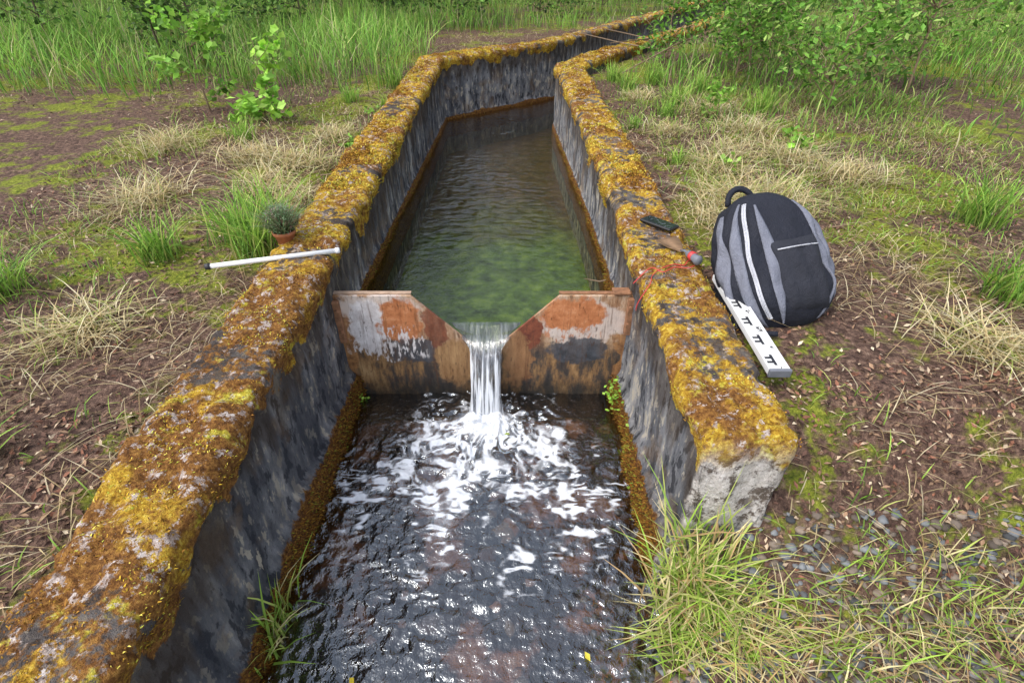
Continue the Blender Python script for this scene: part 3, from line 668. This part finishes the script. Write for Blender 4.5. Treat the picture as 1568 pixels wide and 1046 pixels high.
box('foot_cap',(-.275,0,0),(.012,.066,.028),gy,se)
# backpack
bp=empty('backpack');bp.location=(.985,1.545,.50);bp.rotation_euler=(math.radians(-40),math.radians(-6),math.radians(8));bp.scale=(1.12,1.1,1.20)
def fab(n,c,r=.75):
    k=NT(n);nz=k.noise(25,3);return k.done(k.pbr(k.mix(nz,tuple(x*.7 for x in c),tuple(x*1.3 for x in c)),r,k.bump(k.m('ADD',k.m('MULTIPLY',k.noise(300,1),.2),k.noise(14,4,.6)),.9,.018),.35))
bk=fab('black_fabric',(.014,.016,.026));gf=fab('grey_fabric',(.17,.18,.225));mf=fab('dark_mesh_fabric',(.024,.026,.036),.9);lf=fab('light_trim',(.50,.51,.56),.5)
def body(v,u,dep=.125,wid=.178,Hh=.44):
    s=(1-abs(2*v-1)**3.6)**.5;s=max(s,.0)*(1-.22*v**2)
    c=math.cos(u);q=math.sin(u);x=wid*s*abs(c)**.68*(1 if c>0 else -1);y=dep*s*(1.15-.35*v)*abs(q)**.8*(1 if q>0 else -1)
    w=.008*math.sin(7*u+9*v)+.007*math.sin(13*u-17*v)+.006*math.sin(23*v+5*u)
    r=1+w*4*s
    return np.array([x*r,y*r,Hh*v])
NU=64;NV=52
V=[body(v,2*math.pi*j/NU) for v in np.linspace(0,1,NV) for j in range(NU)]
F=[(i*NU+j,i*NU+(j+1)%NU,(i+1)*NU+(j+1)%NU,(i+1)*NU+j) for i in range(NV-1) for j in range(NU)]
mesh('main_compartment',V,F,bk,parent=bp)
def ribbon(name,fn,n,w,mat,off=.004,th=.004):
    C=[fn(t) for t in np.linspace(0,1,n)]
    V=[];
    for i,(v,u,wd) in enumerate(C):
        for s in np.linspace(-1,1,7):
            p=body(v,u+s*w*wd);d=p-np.array([0,0,p[2]]);d/=np.linalg.norm(d)+1e-9
            V.append(p+d*(off+th*(1-abs(s)**3)))
    F=[(i*7+j,i*7+j+1,(i+1)*7+j+1,(i+1)*7+j) for i in range(n-1) for j in range(6)]
    o=mesh(name,V,F,mat,parent=bp);m=o.modifiers.new('s','SOLIDIFY');m.thickness=.008;m.offset=-1;return o
P3=math.pi
ribbon('grey_side_panel',lambda t:(.06+.80*t,P3*1.02+.20*math.sin(t*3),.6+.6*math.sin(P3*t)),26,.17,gf)
ribbon('grey_front_band',lambda t:(.05+.86*t,P3*1.27-.12*math.sin(t*3.1),.3+.8*math.sin(P3*t)),26,.16,gf)
ribbon('grey_front_band',lambda t:(.06+.82*t,P3*1.43+.06*math.sin(t*3.1),.3+.8*math.sin(P3*t)),26,.09,gf)
ribbon('grey_front_band',lambda t:(.06+.82*t,P3*1.70+.10*math.sin(t*3.1),.3+.8*math.sin(P3*t)),26,.11,gf)
ribbon('light_piping',lambda t:(.10+.80*t,P3*1.345-.05*math.sin(t*3),1),26,.010,lf,.008)
ribbon('grey_side_panel',lambda t:(.08+.80*t,-P3*.10-.22*math.sin(t*3),.6+.5*math.sin(P3*t)),26,.18,gf)
V=[]
for i in range(22):
    a=i/21
    for j in range(26):
        b=-1+2*j/25;x=.03+.080*b;z=.05+.22*a;e=(1-abs(b)**4)*(1-abs(2*a-1)**4)
        V.append((x,-.095-.050*e**.6*(1+.08*math.sin(9*b+5*a)),z))
mesh('front_pocket',V,gridfaces(22,26),mf,parent=bp)
tubes('zip',[([(.03+x,-.142+.03*(x/.1)**2,.235) for x in np.linspace(-.065,.065,12)],[.0022]*12)],lf,bp,6)
tubes('grab_handle',[([(-.03+.045*math.cos(a),.03,.42+.05*math.sin(a)) for a in np.linspace(0,P3,14)],[.010]*14)],bk,bp,8)
for sx in (-1,1):
    pt=[(sx*.06,.07,.41),(sx*.07,.11,.40),(sx*.08,.13,.33),(sx*.085,.135,.22),(sx*.09,.12,.10),(sx*.10,.07,.03)]
    c1=cat(pt);tubes('shoulder_strap',[(c1,[.014]*len(c1))],mf,bp,8)
pt=cat([(-.165,-.03,.12),(-.185,-.06,.07),(-.16,-.11,.02),(-.09,-.13,.0)]);tubes('waist_strap',[(pt,[.008]*len(pt))],bk,bp,8)
box('buckle',(-.175,-.08,.05),(.03,.014,.035),dk,bp,bev=.004)
tubes('fallen_twig',[([(1.05,6.3,1.0),(1.6,6.9,.99),(1.2,7.8,1.03)][::-1],[.006,.008,.004]),([(.75,7.6,1.02),(1.25,6.6,.97),(1.6,5.9,.96)],[.004,.006,.006]),([(1.0,5.2,.86),(1.6,5.7,1.05),(2.3,6.6,1.1)],[.006,.006,.003])],twm)
lst=[]
for (x,y) in [(-1.1,3.0),(-1.4,4.1),(1.1,3.5),(-.98,4.9),(1.3,2.4)]:
    z=float(G(x,y))+.01
    for q in range(3):
        a=rng.uniform(0,6.28);l=rng.uniform(.1,.25);x2=x+rng.normal()*.15;y2=y+rng.normal()*.15
        lst.append(([(x2,y2,z+.005),(x2+math.cos(a)*l/2,y2+math.sin(a)*l/2,z+.02),(x2+math.cos(a+.2)*l,y2+math.sin(a+.2)*l,z+.01)],[.004,.003,.002]))
tubes('fallen_twig',lst,twm)
tubes('fallen_twig',[([(.36,2.25,.345),(.41,2.12,.40),(.43,2.08,.43)],[.003,.003,.002])],twm)
# ------------------------------------------------------------------ light, world, camera
w=bpy.data.worlds.new("World");sc.world=w;w.use_nodes=True;t=w.node_tree
bg=t.nodes['Background'];sky=t.nodes.new('ShaderNodeTexSky');sky.sky_type='NISHITA';sky.sun_disc=False
sky.sun_elevation=math.radians(55);sky.sun_rotation=math.radians(240);sky.dust_density=3;sky.air_density=1
hs=t.nodes.new('ShaderNodeHueSaturation');hs.inputs['Saturation'].default_value=.48;hs.inputs['Value'].default_value=2.0
t.links.new(sky.outputs[0],hs.inputs['Color']);t.links.new(hs.outputs[0],bg.inputs[0]);bg.inputs[1].default_value=.15
sl=bpy.data.lights.new('sun','SUN');sl.energy=1.5;sl.angle=math.radians(25);sl.color=(1,.96,.9)
so=bpy.data.objects.new('sun',sl);sc.collection.objects.link(so);so.rotation_euler=(math.radians(35),0,math.radians(-60))
cam=bpy.data.cameras.new('camera');cam.lens=18.02;cam.sensor_width=36;cam.clip_start=.05;cam.clip_end=2000
co=bpy.data.objects.new('camera',cam);sc.collection.objects.link(co);co.location=(0,0,1.553);co.rotation_euler=(math.radians(54.8),0,0)
sc.camera=co
sc.view_settings.view_transform='Standard';sc.view_settings.look='None';sc.view_settings.exposure=0
